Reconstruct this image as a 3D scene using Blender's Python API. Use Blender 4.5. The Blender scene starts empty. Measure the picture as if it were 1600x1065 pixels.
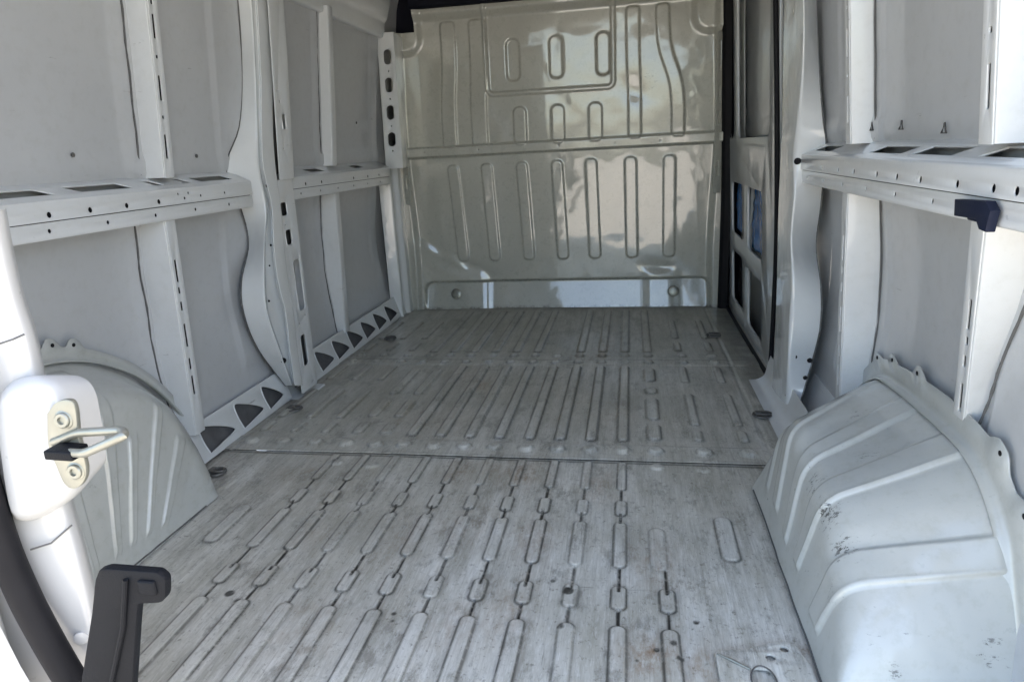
import bpy, bmesh, math, random
import numpy as np
from mathutils import Vector, Matrix
random.seed(4); RNG = np.random.RandomState(7)
SC = bpy.context.scene
COL = SC.collection

# ------------------------------------------------------------------ camera
CAMH = .86; FPX = 1050.
_F = np.array([185., -307., FPX]); _F /= np.linalg.norm(_F)
_L = np.array([-5950., 6., FPX]); _L -= _L.dot(_F)*_F; _L /= np.linalg.norm(_L)
_R = -_L; _U = np.cross(_R, _F)
if _U[1] > 0: _U = -_U
CM = np.stack([_R, _F, _U])
def _ray(u, v): return CM @ np.array([u-800., v-532.5, FPX])
def PX(u, v, x):                     # measured photo position -> point on the upright plane X = x
    d = _ray(u, v); t = x/d[0]; return Vector((d*t+np.array([0, 0, CAMH])).tolist())
def PY(u, v, y):
    d = _ray(u, v); t = y/d[1]; return Vector((d*t+np.array([0, 0, CAMH])).tolist())
cam = bpy.data.cameras.new('camera'); camo = bpy.data.objects.new('camera', cam); COL.objects.link(camo)
r_, u_, b_ = CM@np.array([1., 0, 0]), CM@np.array([0, -1., 0]), CM@np.array([0, 0, -1.])
camo.matrix_world = Matrix(((r_[0], u_[0], b_[0], 0), (r_[1], u_[1], b_[1], 0), (r_[2], u_[2], b_[2], CAMH), (0, 0, 0, 1)))
cam.sensor_width = 36; cam.lens = 36*FPX/1600; cam.clip_start = .02; cam.clip_end = 500
SC.camera = camo
# ------------------------------------------------------------------ sky, sun, exposure
SUN_EL, SUN_AZ = math.radians(54), math.radians(68)     # sun from the right, the load bay itself in open shade
w = bpy.data.worlds.new('World'); SC.world = w; w.use_nodes = True
nt = w.node_tree; bg = nt.nodes['Background']
sky = nt.nodes.new('ShaderNodeTexSky'); sky.sky_type = 'NISHITA'; sky.sun_disc = False
sky.sun_elevation = SUN_EL; sky.sun_rotation = SUN_AZ; sky.dust_density = 2.5; sky.air_density = 1.0
nt.links.new(sky.outputs[0], bg.inputs[0]); bg.inputs[1].default_value = .15
sl = bpy.data.lights.new('sun', 'SUN'); sl.energy = 4; sl.angle = math.radians(.5); sl.color = (1, .96, .9)
so = bpy.data.objects.new('sun', sl); COL.objects.link(so)
sd = Vector((math.sin(SUN_AZ)*math.cos(SUN_EL), math.cos(SUN_AZ)*math.cos(SUN_EL), math.sin(SUN_EL)))
so.rotation_euler = sd.to_track_quat('Z', 'Y').to_euler()
SC.view_settings.view_transform = 'Standard'; SC.view_settings.look = 'None'
SC.view_settings.exposure = 2.80; SC.view_settings.use_white_balance = True; SC.view_settings.white_balance_temperature = 7400; SC.view_settings.gamma = 1; SC.view_settings.use_curve_mapping = False
try:
    SC.cycles.max_bounces = 10; SC.cycles.diffuse_bounces = 7; SC.cycles.glossy_bounces = 5
    SC.cycles.caustics_reflective = False; SC.cycles.caustics_refractive = False
except Exception: pass

# ------------------------------------------------------------------ materials
def mat(name): 
    m = bpy.data.materials.new(name); m.use_nodes = True
    return m, m.node_tree, m.node_tree.nodes['Principled BSDF']
def N(nt, t, **k):
    n = nt.nodes.new(t)
    for a, b in k.items(): setattr(n, a, b)
    return n
def noise(nt, scale, detail=5, rough=.6, vec=None, stretch=None):
    n = N(nt, 'ShaderNodeTexNoise'); n.inputs['Scale'].default_value = scale
    n.inputs['Detail'].default_value = detail; n.inputs['Roughness'].default_value = rough
    tc = N(nt, 'ShaderNodeNewGeometry'); src = tc.outputs['Position']
    if stretch:
        mp = N(nt, 'ShaderNodeMapping'); mp.inputs['Scale'].default_value = stretch
        nt.links.new(src, mp.inputs[0]); src = mp.outputs[0]
    nt.links.new(src, n.inputs['Vector']); return n.outputs['Fac']
def ramp(nt, fac, a, b, ca=(0, 0, 0, 1), cb=(1, 1, 1, 1)):
    r = N(nt, 'ShaderNodeValToRGB'); r.color_ramp.elements[0].position = a; r.color_ramp.elements[1].position = b
    r.color_ramp.elements[0].color = ca; r.color_ramp.elements[1].color = cb
    nt.links.new(fac, r.inputs[0]); return r.outputs[0]
def mix(nt, fac, a, b, blend='MIX'):
    m = N(nt, 'ShaderNodeMix', data_type='RGBA', blend_type=blend)
    for s, v in ((0, fac), (6, a), (7, b)):
        if isinstance(v, (float, int)): m.inputs[s].default_value = v
        elif isinstance(v, tuple): m.inputs[s].default_value = v if len(v) == 4 else v+(1,)
        else: nt.links.new(v, m.inputs[s])
    return m.outputs[2]
def mathn(nt, op, a, b):
    m = N(nt, 'ShaderNodeMath', operation=op)
    for s, v in ((0, a), (1, b)):
        if isinstance(v, (float, int)): m.inputs[s].default_value = v
        else: nt.links.new(v, m.inputs[s])
    return m.outputs[0]
def paint(name, c, rough=.38, coat=.35, grime_shade=.25, scuff=True, wave=.12, attr=False, wavescale=3., ior=1.5):
    m, nt, p = mat(name)
    n1 = noise(nt, 2.2, 4); n2 = noise(nt, 35, 6, .7)
    col = mix(nt, mathn(nt, 'MULTIPLY', ramp(nt, n1, .3, .75), grime_shade), c, tuple(x*.72 for x in c))
    col = mix(nt, mathn(nt, 'MULTIPLY', ramp(nt, n2, .50, .78), grime_shade*.7), col, (c[0]*.6, c[1]*.58, c[2]*.5))
    if scuff:
        s = noise(nt, 14, 8, .75, stretch=(1, .35, 3.2)); 
        col = mix(nt, mathn(nt, 'MULTIPLY', ramp(nt, s, .655, .70), .55), col, (.09, .085, .08))
    if attr:
        a = N(nt, 'ShaderNodeAttribute', attribute_name='grime_shade').outputs['Fac']
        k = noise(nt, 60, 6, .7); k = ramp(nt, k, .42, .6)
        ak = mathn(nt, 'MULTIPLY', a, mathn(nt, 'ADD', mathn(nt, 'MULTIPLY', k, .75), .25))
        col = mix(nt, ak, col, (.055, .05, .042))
        a2 = N(nt, 'ShaderNodeAttribute', attribute_name='scuffs').outputs['Fac']
        k2 = ramp(nt, mathn(nt, 'ADD', noise(nt, 75, 8, .8, stretch=(.5, 1.5, 1)), mathn(nt, 'MULTIPLY', a2, .11)), .655, .69)
        col = mix(nt, mathn(nt, 'MULTIPLY', mathn(nt, 'MULTIPLY', a2, .8), k2), col, (.07, .068, .065))
    nt.links.new(col, p.inputs['Base Color'])
    rr = ramp(nt, n2, .3, .8); rm = N(nt, 'ShaderNodeMapRange'); rm.inputs['To Min'].default_value = rough*.9; rm.inputs['To Max'].default_value = min(1, rough*1.18)
    nt.links.new(rr, rm.inputs[0]); nt.links.new(rm.outputs[0], p.inputs['Roughness'])
    p.inputs['Coat Weight'].default_value = coat; p.inputs['Coat Roughness'].default_value = .06; p.inputs['Coat IOR'].default_value = ior
    b1 = N(nt, 'ShaderNodeBump'); b1.inputs['Strength'].default_value = wave; b1.inputs['Distance'].default_value = .02
    nt.links.new(noise(nt, wavescale, 2, .4), b1.inputs['Height'])
    b2 = N(nt, 'ShaderNodeBump'); b2.inputs['Strength'].default_value = .12; b2.inputs['Distance'].default_value = .001
    nt.links.new(noise(nt, 160, 3, .6), b2.inputs['Height']); nt.links.new(b1.outputs[0], b2.inputs['Normal'])
    nt.links.new(b2.outputs[0], p.inputs['Normal']); nt.links.new(b1.outputs[0], p.inputs['Coat Normal'])
    return m
def plain(name, c, rough=.5, metal=0., bump=.15, bs=200, var=.25):
    m, nt, p = mat(name)
    if max(c) < .05: p.inputs['Specular IOR Level'].default_value = .09
    n1 = noise(nt, 18, 5)
    nt.links.new(mix(nt, n1, tuple(x*(1-var) for x in c), tuple(min(1, x*(1+var)) for x in c)), p.inputs['Base Color'])
    p.inputs['Roughness'].default_value = rough; p.inputs['Metallic'].default_value = metal
    b = N(nt, 'ShaderNodeBump'); b.inputs['Strength'].default_value = bump; b.inputs['Distance'].default_value = .002
    nt.links.new(noise(nt, bs, 4), b.inputs['Height']); nt.links.new(b.outputs[0], p.inputs['Normal'])
    return m
WALL = paint('grey_white_paint', (.66, .68, .69), rough=.30, coat=.6, scuff=True, grime_shade=.26)
SKIN = paint('skin_paint', (.495, .51, .525), rough=.36, coat=.35, grime_shade=.3, scuff=True, wave=.5)
POST = paint('post_paint', (.69, .71, .715), rough=.22, coat=1., grime_shade=.08, scuff=False, wave=.4, wavescale=7)
BULK = paint('bulkhead_paint', (.465, .465, .41), rough=.28, coat=.9, grime_shade=.3, wave=.32, wavescale=4.5, attr=True, ior=1.75)
ARCH = paint('arch_paint', (.50, .515, .495), rough=.30, coat=.75, grime_shade=.6, attr=True)
DOORW = paint('rear_door_paint', (.43, .435, .44), rough=.3, coat=.4, grime_shade=.05, scuff=False)
SLIDE = paint('sliding_door_paint', (.52, .54, .55), rough=.3, coat=.6, grime_shade=.2, scuff=False, wave=.4)
ZINC = plain('zinc_steel', (.27, .27, .235), .36, .6, .1)
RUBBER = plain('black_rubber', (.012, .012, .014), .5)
PLAST = plain('black_plastic', (.008, .009, .0115), .5, 0, .35, 500)
NAVY = plain('navy_plastic', (.014, .018, .035), .45)
SEAM = plain('seam_sealer', (.10, .10, .10), .7, 0, .5, 120)
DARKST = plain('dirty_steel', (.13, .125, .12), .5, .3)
SHADE = plain('hole_shade', (.10, .10, .105), .6, 0, .5, 30, .6)  # dark tone standing for the shade inside the sill sockets
BLUE = plain('blue_film', (.03, .13, .34), .25, 0, .9, 25, .6)
GROUNDM = plain('concrete', (.34, .33, .31), .85, 0, .4, 20)
HEAD = plain('headliner', (.42, .42, .42), .8)
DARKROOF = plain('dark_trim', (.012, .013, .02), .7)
def floor_mat():
    m, nt, p = mat('worn_floor_paint')
    st = noise(nt, 7, 9, .76, stretch=(3.2, .5, 1)); st2 = noise(nt, 30, 8, .75, stretch=(6, .18, 1))
    big = noise(nt, 1.7, 5, .6); sp = noise(nt, 85, 6, .75)
    hi = N(nt, 'ShaderNodeAttribute', attribute_name='high').outputs['Fac']
    c = mix(nt, ramp(nt, st, .36, .62), (.72, .71, .665), (.40, .39, .345))
    c = mix(nt, mathn(nt, 'MULTIPLY', hi, .14), c, (.74, .745, .73))
    c = mix(nt, mathn(nt, 'MULTIPLY', ramp(nt, st2, .50, .62), .36), c, (.22, .21, .19))
    c = mix(nt, mathn(nt, 'MULTIPLY', ramp(nt, big, .40, .64), .6), c, (.36, .335, .265))
    mid_ = noise(nt, 9, 8, .78, stretch=(1.6, .8, 1))
    c = mix(nt, mathn(nt, 'MULTIPLY', ramp(nt, mid_, .53, .62), .6), c, (.19, .18, .155))
    c = mix(nt, mathn(nt, 'MULTIPLY', ramp(nt, sp, .57, .66), .65), c, (.13, .12, .10))
    for ang, sc in ((.5, 9), (-.8, 7), (1.2, 6), (.12, 12)):      # crossing drag scratches
        n = N(nt, 'ShaderNodeTexNoise'); n.inputs['Scale'].default_value = sc; n.inputs['Detail'].default_value = 6; n.inputs['Roughness'].default_value = .8
        mp = N(nt, 'ShaderNodeMapping'); mp.inputs['Rotation'].default_value = (0, 0, ang); mp.inputs['Scale'].default_value = (14, .35, 1)
        nt.links.new(N(nt, 'ShaderNodeNewGeometry').outputs['Position'], mp.inputs[0]); nt.links.new(mp.outputs[0], n.inputs['Vector'])
        dark = ang > 1 or ang < 0
        c = mix(nt, mathn(nt, 'MULTIPLY', ramp(nt, n.outputs['Fac'], .645, .68), .55), c, (.15, .145, .13) if dark else (.80, .80, .79))
    fine = noise(nt, 160, 4, .8, stretch=(1.6, .25, 1))
    c = mix(nt, mathn(nt, 'MULTIPLY', ramp(nt, fine, .52, .66), .4), c, (.72, .72, .70))
    darken = N(nt, 'ShaderNodeAttribute', attribute_name='floor_dark').outputs['Fac']
    c = mix(nt, mathn(nt, 'MULTIPLY', darken, .62), c, (.17, .175, .155))
    r = N(nt, 'ShaderNodeAttribute', attribute_name='rust').outputs['Fac']
    rk = ramp(nt, noise(nt, 26, 8, .75, stretch=(2.2, 1, 1)), .40, .66)
    c = mix(nt, mathn(nt, 'MULTIPLY', r, rk), c, (.22, .125, .06))
    a = N(nt, 'ShaderNodeAttribute', attribute_name='grime_shade').outputs['Fac']
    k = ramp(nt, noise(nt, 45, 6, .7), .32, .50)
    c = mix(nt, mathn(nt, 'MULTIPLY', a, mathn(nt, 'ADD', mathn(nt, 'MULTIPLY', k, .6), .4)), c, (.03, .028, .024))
    nt.links.new(c, p.inputs['Base Color'])
    rm = N(nt, 'ShaderNodeMapRange'); rm.inputs['To Min'].default_value = .20; rm.inputs['To Max'].default_value = .50; p.inputs['Coat Weight'].default_value = .25; p.inputs['Coat Roughness'].default_value = .12
    nt.links.new(st, rm.inputs[0]); nt.links.new(rm.outputs[0], p.inputs['Roughness'])
    b = N(nt, 'ShaderNodeBump'); b.inputs['Strength'].default_value = .35; b.inputs['Distance'].default_value = .0015
    nt.links.new(st2, b.inputs['Height'])
    b2 = N(nt, 'ShaderNodeBump'); b2.inputs['Strength'].default_value = .3; b2.inputs['Distance'].default_value = .002
    nt.links.new(noise(nt, 22, 5), b2.inputs['Height']); nt.links.new(b.outputs[0], b2.inputs['Normal'])
    nt.links.new(b2.outputs[0], p.inputs['Normal'])
    return m
FLOOR = floor_mat()

# ------------------------------------------------------------------ object helpers
def link(name, me, m, parent=None, smooth=True):
    o = bpy.data.objects.new(name, me); COL.objects.link(o)
    if m and not me.materials: me.materials.append(m)
    if smooth: 
        for p in me.polygons: p.use_smooth = True
    o.parent = parent; return o
def thing(name, label, cat, loc=(0, 0, 0), group=None):
    o = bpy.data.objects.new(name, None); COL.objects.link(o); o.location = loc
    tag(o, label, cat, group); return o
def tag(o, label, cat, group=None):
    o['label'] = label; o['category'] = cat
    if group: o['group'] = group
    return o
def pmesh(verts, faces, name='m'):
    me = bpy.data.meshes.new(name); me.from_pydata([tuple(v) for v in verts], [], faces); me.update(); return me
def merge(meshes):
    bm = bmesh.new()
    for me in meshes: bm.from_mesh(me)
    out = bpy.data.meshes.new('m'); bm.to_mesh(out); bm.free()
    mm = [m for me in meshes for m in me.materials]
    for me in meshes: bpy.data.meshes.remove(me)
    return out
def setloc(o, parent): 
    return o
def grid(P, closeu=False):           # P: array (nu,nv,3)
    nu, nv = P.shape[:2]
    me = bpy.data.meshes.new('g'); me.vertices.add(nu*nv); me.vertices.foreach_set('co', P.reshape(-1).astype(np.float32))
    i = np.arange(nu-1)[:, None]*nv + np.arange(nv-1)[None, :]
    q = np.stack([i, i+1, i+nv+1, i+nv], -1).reshape(-1, 4)
    me.loops.add(q.size); me.loops.foreach_set('vertex_index', q.reshape(-1).astype(np.int32))
    me.polygons.add(len(q)); me.polygons.foreach_set('loop_start', (np.arange(len(q))*4).astype(np.int32))
    me.update(calc_edges=True); me.validate(); return me
def fattr(me, name, arr):
    a = me.attributes.new(name, 'FLOAT', 'POINT'); a.data.foreach_set('value', arr.reshape(-1).astype(np.float32))
def rrect(cx, cy, hx, hy, r, n=6, shear=0.):
    r = min(r, hx*.999, hy*.999); pts = []
    for sx, sy, a0 in ((1, 1, 0), (-1, 1, 90), (-1, -1, 180), (1, -1, 270)):
        for i in range(n+1):
            a = math.radians(a0+90*i/n); px = sx*(hx-r)+r*math.cos(a); py = sy*(hy-r)+r*math.sin(a)
            pts.append((cx+px+shear*py, cy+py))
    return pts
def circ(cx, cy, r, n=14, ry=None): return [(cx+r*math.cos(2*math.pi*i/n), cy+(ry or r)*math.sin(2*math.pi*i/n)) for i in range(n)]
def plate(outer, holes, thick, O, A, B, bev=.0008):
    """flat sheet with real cut-outs; (a,b) outline coordinates -> O + a*A + b*B"""
    cu = bpy.data.curves.new('c', 'CURVE'); cu.dimensions = '2D'; cu.fill_mode = 'BOTH'
    cu.extrude = thick/2; cu.bevel_depth = bev; cu.bevel_resolution = 1
    for lp in [outer]+list(holes):
        s = cu.splines.new('POLY'); s.points.add(len(lp)-1); s.use_cyclic_u = True
        for i, p in enumerate(lp): s.points[i].co = (p[0], p[1], 0, 1)
    ob = bpy.data.objects.new('c', cu); COL.objects.link(ob)
    me = bpy.data.meshes.new_from_object(ob); bpy.data.objects.remove(ob); bpy.data.curves.remove(cu)
    O, A, B = Vector(O), Vector(A).normalized(), Vector(B).normalized(); C = A.cross(B)
    for v in me.vertices: v.co = O + A*v.co.x + B*v.co.y + C*v.co.z
    return me
def ribbon(rows, sub=1):             # rows of 3D points, same length
    return grid(np.array([[list(p) for p in r] for r in rows], float))
def cr(P, n):                        # Catmull-Rom through points
    P = [np.array(p, float) for p in P]; P = [2*P[0]-P[1]]+P+[2*P[-1]-P[-2]]; out = []
    for i in range(1, len(P)-2):
        for k in range(n):
            t = k/n; a, b, c, d = P[i-1:i+3]
            out.append(.5*(2*b+(c-a)*t+(2*a-5*b+4*c-d)*t*t+(3*b-a-3*c+d)*t**3))
    out.append(P[-2]); return out
def roundpoly(pts, r, n=4):          # round the inner corners of an open 3D polyline
    pts = [Vector(p) for p in pts]; out = [pts[0]]
    for i in range(1, len(pts)-1):
        p = pts[i]; a = (pts[i-1]-p); b = (pts[i+1]-p); k = min(r, a.length*.45, b.length*.45)
        a = p+a.normalized()*k; b = p+b.normalized()*k
        for j in range(n+1):
            t = j/n; out.append(a*(1-t)**2+p*2*t*(1-t)+b*t*t)
    out.append(pts[-1]); return out
def tube(path, r, n=10, closed=False):
    path = [Vector(p) for p in path]; V = []; Fc = []; up0 = Vector((.13, .2, .97)); m = len(path)
    for i, p in enumerate(path):
        a = path[(i-1) % m] if closed or i else p; b = path[(i+1) % m] if closed or i < m-1 else p
        t = (b-a).normalized(); s = t.cross(up0)
        if s.length < .2: s = t.cross(Vector((1, .1, 0)))
        s.normalize(); u = s.cross(t); rr = r[i] if isinstance(r, (list, tuple)) else r
        for k in range(n):
            an = 2*math.pi*k/n; V.append(p+s*rr*math.cos(an)+u*rr*math.sin(an))
    for i in range(m if closed else m-1):
        for k in range(n):
            j = (i+1) % m; Fc.append((i*n+k, i*n+(k+1) % n, j*n+(k+1) % n, j*n+k))
    if not closed: Fc.append(tuple(range(n))); Fc.append(tuple(reversed(range((m-1)*n, m*n))))
    return pmesh(V, Fc)
def box(c, h, bev=.004, rot=None, seg=3):
    bm = bmesh.new(); bmesh.ops.create_cube(bm, size=2)
    for v in bm.verts: v.co = Vector((v.co.x*h[0], v.co.y*h[1], v.co.z*h[2]))
    if bev: bmesh.ops.bevel(bm, geom=bm.edges[:], offset=bev, segments=seg, affect='EDGES', profile=.5)
    R = rot.to_matrix().to_4x4() if rot else Matrix.Identity(4)
    bmesh.ops.transform(bm, matrix=Matrix.Translation(c)@R, verts=bm.verts)
    me = bpy.data.meshes.new('b'); bm.to_mesh(me); bm.free(); return me
def lathe(prof, O, axis, n=24):      # prof: (radius, height)
    ax = Vector(axis).normalized(); s = ax.orthogonal().normalized(); u = ax.cross(s); V = []; F = []
    for r, h in prof:
        for k in range(n):
            a = 2*math.pi*k/n; V.append(Vector(O)+ax*h+(s*math.cos(a)+u*math.sin(a))*r)
    for i in range(len(prof)-1):
        for k in range(n): F.append((i*n+k, i*n+(k+1) % n, (i+1)*n+(k+1) % n, (i+1)*n+k))
    F.append(tuple(range((len(prof)-1)*n, len(prof)*n)))
    return pmesh(V, F)
def autosmooth(o, ang=35):
    me = o.data; bm = bmesh.new(); bm.from_mesh(me)
    bmesh.ops.remove_doubles(bm, verts=bm.verts, dist=1e-5)
    for f in bm.faces: f.smooth = True
    for e in bm.edges:
        if len(e.link_faces) == 2 and e.calc_face_angle(0) > math.radians(ang): e.smooth = False
    bm.to_mesh(me); bm.free(); return o
def part(name, me, m, parent, label=None, ang=35):
    o = link(name, me, m, parent, False); autosmooth(o, ang)
    if parent is not None: o.location = (0, 0, 0)
    if label: o['label'] = label
    return o
def sm(sd, w): t = np.clip(.5-sd/w, 0, 1); return t*t*(3-2*t)
def sdrr(x, y, cx, cy, hx, hy, r):
    qx = np.abs(x-cx)-hx+r; qy = np.abs(y-cy)-hy+r
    return np.hypot(np.maximum(qx, 0), np.maximum(qy, 0))+np.minimum(np.maximum(qx, qy), 0)-r
def lown(x, y, s, seed):             # cheap smooth pseudo-noise -1..1
    r = np.random.RandomState(seed); o = np.zeros_like(x)
    for k in range(9):
        a = r.uniform(0, 2*math.pi); f = s*r.uniform(.5, 1.8); o += np.sin((x*math.cos(a)+y*math.sin(a))*f+r.uniform(0, 6.3))
    return o/4.5

# ================================================================== ground outside, ceiling
gm = pmesh([(-60, -60, -.66), (60, -60, -.66), (60, 60, -.66), (-60, 60, -.66)], [(0, 1, 2, 3)])
g = link('ground', gm, GROUNDM); g['kind'] = 'structure'
rows = []
for y in np.linspace(.5, 3.66, 34):
    rib = .012*max(0, math.cos((y-.5)*2*math.pi/.5))**6
    rows.append([(x, y, 1.83-.16*abs((x+.38)/.9)**4-rib) for x in np.linspace(-1.26, .5, 30)])
ce = link('ceiling', merge([ribbon(rows), box((-.36, 2.19, 1.90), (1.02, 1.69, .02), .01), box((-1.30, 2.19, 1.79), (.012, 1.69, .12), .005), box((.58, 2.19, 1.79), (.012, 1.69, .12), .005)]), HEAD); ce['kind'] = 'structure'

# ================================================================== floor
def floor_fields(X, Y, near):
    H = np.zeros_like(X); G = np.zeros_like(X); CX = -.40
    XS = [.071-.095*k for k in range(11)]
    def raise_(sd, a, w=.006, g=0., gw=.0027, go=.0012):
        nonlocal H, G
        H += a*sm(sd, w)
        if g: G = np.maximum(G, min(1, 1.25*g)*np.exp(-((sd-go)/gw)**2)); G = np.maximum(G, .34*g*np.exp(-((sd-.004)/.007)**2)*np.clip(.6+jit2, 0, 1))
    jit = lown(X, Y, 22, 3); jit2 = lown(X, Y, 60, 5)
    if near:
        for k, x in enumerate(XS):
            wx = .0130; gx = max(.6, min(1, .85+.3*math.sin(k*2.1+1)))
            dx = .0006*jit
            if k not in (0,):
                raise_(sdrr(X+dx, Y, x, 1.675, wx*.85, .082, .010), .0042, .007, gx*.75)
                raise_(sdrr(X+dx, Y, x, 1.500, wx, .036, .012), .0045, .008, gx)
                raise_(sdrr(X+dx, Y, x, 1.345, wx*1.05, .090, .014), .0045, .007, gx*.8)
            else:
                raise_(sdrr(X+dx, Y, x-.012, 1.335, wx*1.3, .082, .018), .003, .009, .35)
            raise_(sdrr(X+dx, Y, x, 1.155, wx*1.1, .036, .012), .0045, .008, gx)
            raise_(sdrr(X+dx, Y, x, .83, wx*1.12, .242, .013), .0045, .007, gx*.85)
            lk = [(1.213, .042), (1.097, .024)] + ([(1.563, .030), (1.449, .022)] if k else [])
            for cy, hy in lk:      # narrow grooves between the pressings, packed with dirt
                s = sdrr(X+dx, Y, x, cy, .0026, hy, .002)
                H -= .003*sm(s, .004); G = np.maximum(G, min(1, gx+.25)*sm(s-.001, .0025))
        for cx, y0, y1 in ((.212, 1.30, 1.475), (-.995, 1.265, 1.435)):
            raise_(sdrr(X-(Y-1.38)*.0, Y, cx, (y0+y1)/2, .019, (y1-y0)/2, .016), .006, .009, .7)
        s = np.abs(Y-1.185-.002*jit); G = np.maximum(G, .45*np.exp(-(s/.0012)**2)*(jit2+jit > .25)*(X > -.3)*(X < .12))
        for cx, cy in ((.072, 1.735), (.195, 1.728), (-.86, 1.70), (-.745, 1.69)):
            raise_(np.hypot(X-cx, (Y-cy))-.017, .0045, .012)
        for cx, cy in ((.36, 1.62), (.335, 1.52), (-1.20, 1.63), (-1.12, 1.55)):
            raise_(sdrr(X, Y, cx, cy, .012, .03, .011), .004, .01)
        seam = np.exp(-((Y-1.752)/.0035)**2); G = np.maximum(G, .8*seam)
    else:
        rows = [(1.82, .021), (2.655, .017), (2.745, .017)]
        XD = [.329, .207, .071]+XS[1:]+[-.98, -1.09, -1.20]
        for ry, rr in rows:
            for i, x in enumerate(XD): raise_(np.hypot(X-x, (Y-ry)*.95)-rr, .0105, .013, .40 if (i*7) % 3 else .15, .004, .002)
        for k, x in enumerate(XS):
            if k == 0:
                for a, b in ((1.90, 2.02), (2.06, 2.25), (2.30, 2.36), (2.43, 2.58)): raise_(sdrr(X, Y, x, (a+b)/2, .02, (b-a)/2, .018), .009, .013, .6, .003)
            elif k >= 9:
                for a, b in ((1.90, 2.0), (2.04, 2.2), (2.26, 2.56)): raise_(sdrr(X, Y, x, (a+b)/2, .017, (b-a)/2, .016), .008, .012, .5, .003)
            else:
                raise_(sdrr(X, Y, x, 2.245, .016, .36, .015), .0105, .010, .75, .0028)
            if k != 4: raise_(sdrr(X, Y, x, 3.19, .016, .39, .015), .008, .012, .55, .0032)
        for x in (.20, .33, -.99, -1.10, -1.21):
            for a, b in ((1.9, 1.98), (2.02, 2.3), (2.42, 2.6), (2.82, 2.95), (3.02, 3.35)):
                raise_(sdrr(X, Y, x, (a+b)/2, .013, (b-a)/2, .012), .008, .011, .5, .003)
        H += .0035*sm(np.abs(Y-1.81)-.052, .01)+.0035*sm(np.abs(Y-2.70)-.075, .01)
        for ys in (1.765, 2.69): G = np.maximum(G, (.6 if ys > 2 else .3)*np.exp(-((Y-ys-.0015*jit)/.004)**2)*(jit2 > -.6))
        # a deeper long press line every so often
        for x in (.39, -1.235): H -= .003*sm(np.abs(X-x)-.006, .008); 
    HI = np.clip(H/.005, 0, 1); H += .0012*lown(X, Y, 9, 11)
    blobs = [(-.08, 1.62, .05, .09, .6), (-.52, 1.32, .06, .12, .45), (-.24, 1.10, .05, .10, .55), (.12, .98, .05, .06, .7), (-.75, 1.30, .06, .10, .35), (-.66, 2.45, .06, .12, .5), (-.05, 2.1, .05, .15, .4), (-.40, 1.40, .10, .14, .35), (-.48, 1.66, .06, .08, .6), (.05, 1.28, .06, .10, .5), (-.62, 1.00, .10, .12, .35), (-.15, 2.72, .10, .06, .5), (-.95, 1.63, .10, .06, .5), (-.70, 2.0, .2, .15, .25), (-.2, 2.3, .08, .2, .3), (.35, 1.15, .04, .25, .3), (-.30, 1.67, .07, .10, .75), (-.22, 1.35, .05, .10, .65), (.03, 1.00, .05, .05, 1.), (-.56, 2.38, .03, .06, .9), (-.36, 1.69, .07, .05, .5),
             (-.10, 2.9, .05, .12, .6), (-.33, 1.05, .05, .08, .45), (.28, 1.04, .05, .02, .8), (-1.19, 1.61, .05, .05, .7), (-1.23, 1.70, .05, .08, .5), (-.6, 1.2, .3, .3, .14), (-.9, 1.55, .25, .2, .2), (-.5, 3.6, .8, .06, .45), (-1.25, 2.6, .05, .8, .3)]
    Rr = np.zeros_like(X)
    for bx, by, sx, sy, s in blobs: Rr = np.maximum(Rr, s*np.exp(-((X-bx)/sx)**2-((Y-by)/sy)**2))
    for bx, by, r in ((-.46, 1.065, .006), (-.455, 1.045, .005), (.045, 1.02, .006), (.085, 1.0, .007), (.075, 1.035, .006), (.01, .99, .004), (.12, 1.10, .006), (-.16, 1.20, .005), (-.83, 1.09, .01), (-.80, 1.07, .006), (-.125, 1.165, .012), (-.13, 1.06, .008)):
        G = np.maximum(G, .95*sm(np.hypot(X-bx, Y-by)-r+.002*jit2, .004))
    fardark = np.clip((Y-1.70)/.5, 0, 1)*.35+np.clip((Y-2.65)/.1, 0, 1)*.2 + .35*np.clip(jit*.6, 0, 1)  # darker towards the far end, with random patches
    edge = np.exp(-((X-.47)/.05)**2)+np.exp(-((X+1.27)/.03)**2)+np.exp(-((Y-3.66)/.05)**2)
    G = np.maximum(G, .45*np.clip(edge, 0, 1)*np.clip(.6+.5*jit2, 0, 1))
    return H, G, Rr, np.clip(fardark+.5*edge, 0, 1), HI
mes = []; allA = []
for near, ya, yb, dx, dy in ((True, .60, 1.765, .0026, .0026), (False, 1.758, 3.69, .004, .0045)):
    xs = np.arange(-1.34, .56, dx); ys = np.arange(ya, yb, dy); ys[-1] = yb
    X, Y = np.meshgrid(xs, ys, indexing='ij'); H, G, Rr, Wn, HI = floor_fields(X, Y, near)
    Z = H-.004 if near else H
    P = np.stack([X, Y, Z], -1); me = grid(P)
    mes.append(P); allA.append((G, Rr, Wn, me, HI))
V = np.concatenate([p.reshape(-1, 3) for p in mes]); me = bpy.data.meshes.new('floor'); me.vertices.add(len(V)); me.vertices.foreach_set('co', V.reshape(-1).astype(np.float32))
qs = []; off = 0
for P in mes:
    nu, nv = P.shape[:2]; i = np.arange(nu-1)[:, None]*nv+np.arange(nv-1)[None, :]+off
    qs.append(np.stack([i, i+nv, i+nv+1, i+1], -1).reshape(-1, 4)); off += nu*nv
q = np.concatenate(qs); me.loops.add(q.size); me.loops.foreach_set('vertex_index', q.reshape(-1).astype(np.int32))
me.polygons.add(len(q)); me.polygons.foreach_set('loop_start', (np.arange(len(q))*4).astype(np.int32))
me.polygons.foreach_set('use_smooth', np.ones(len(q), bool)); me.update(calc_edges=True)
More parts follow.
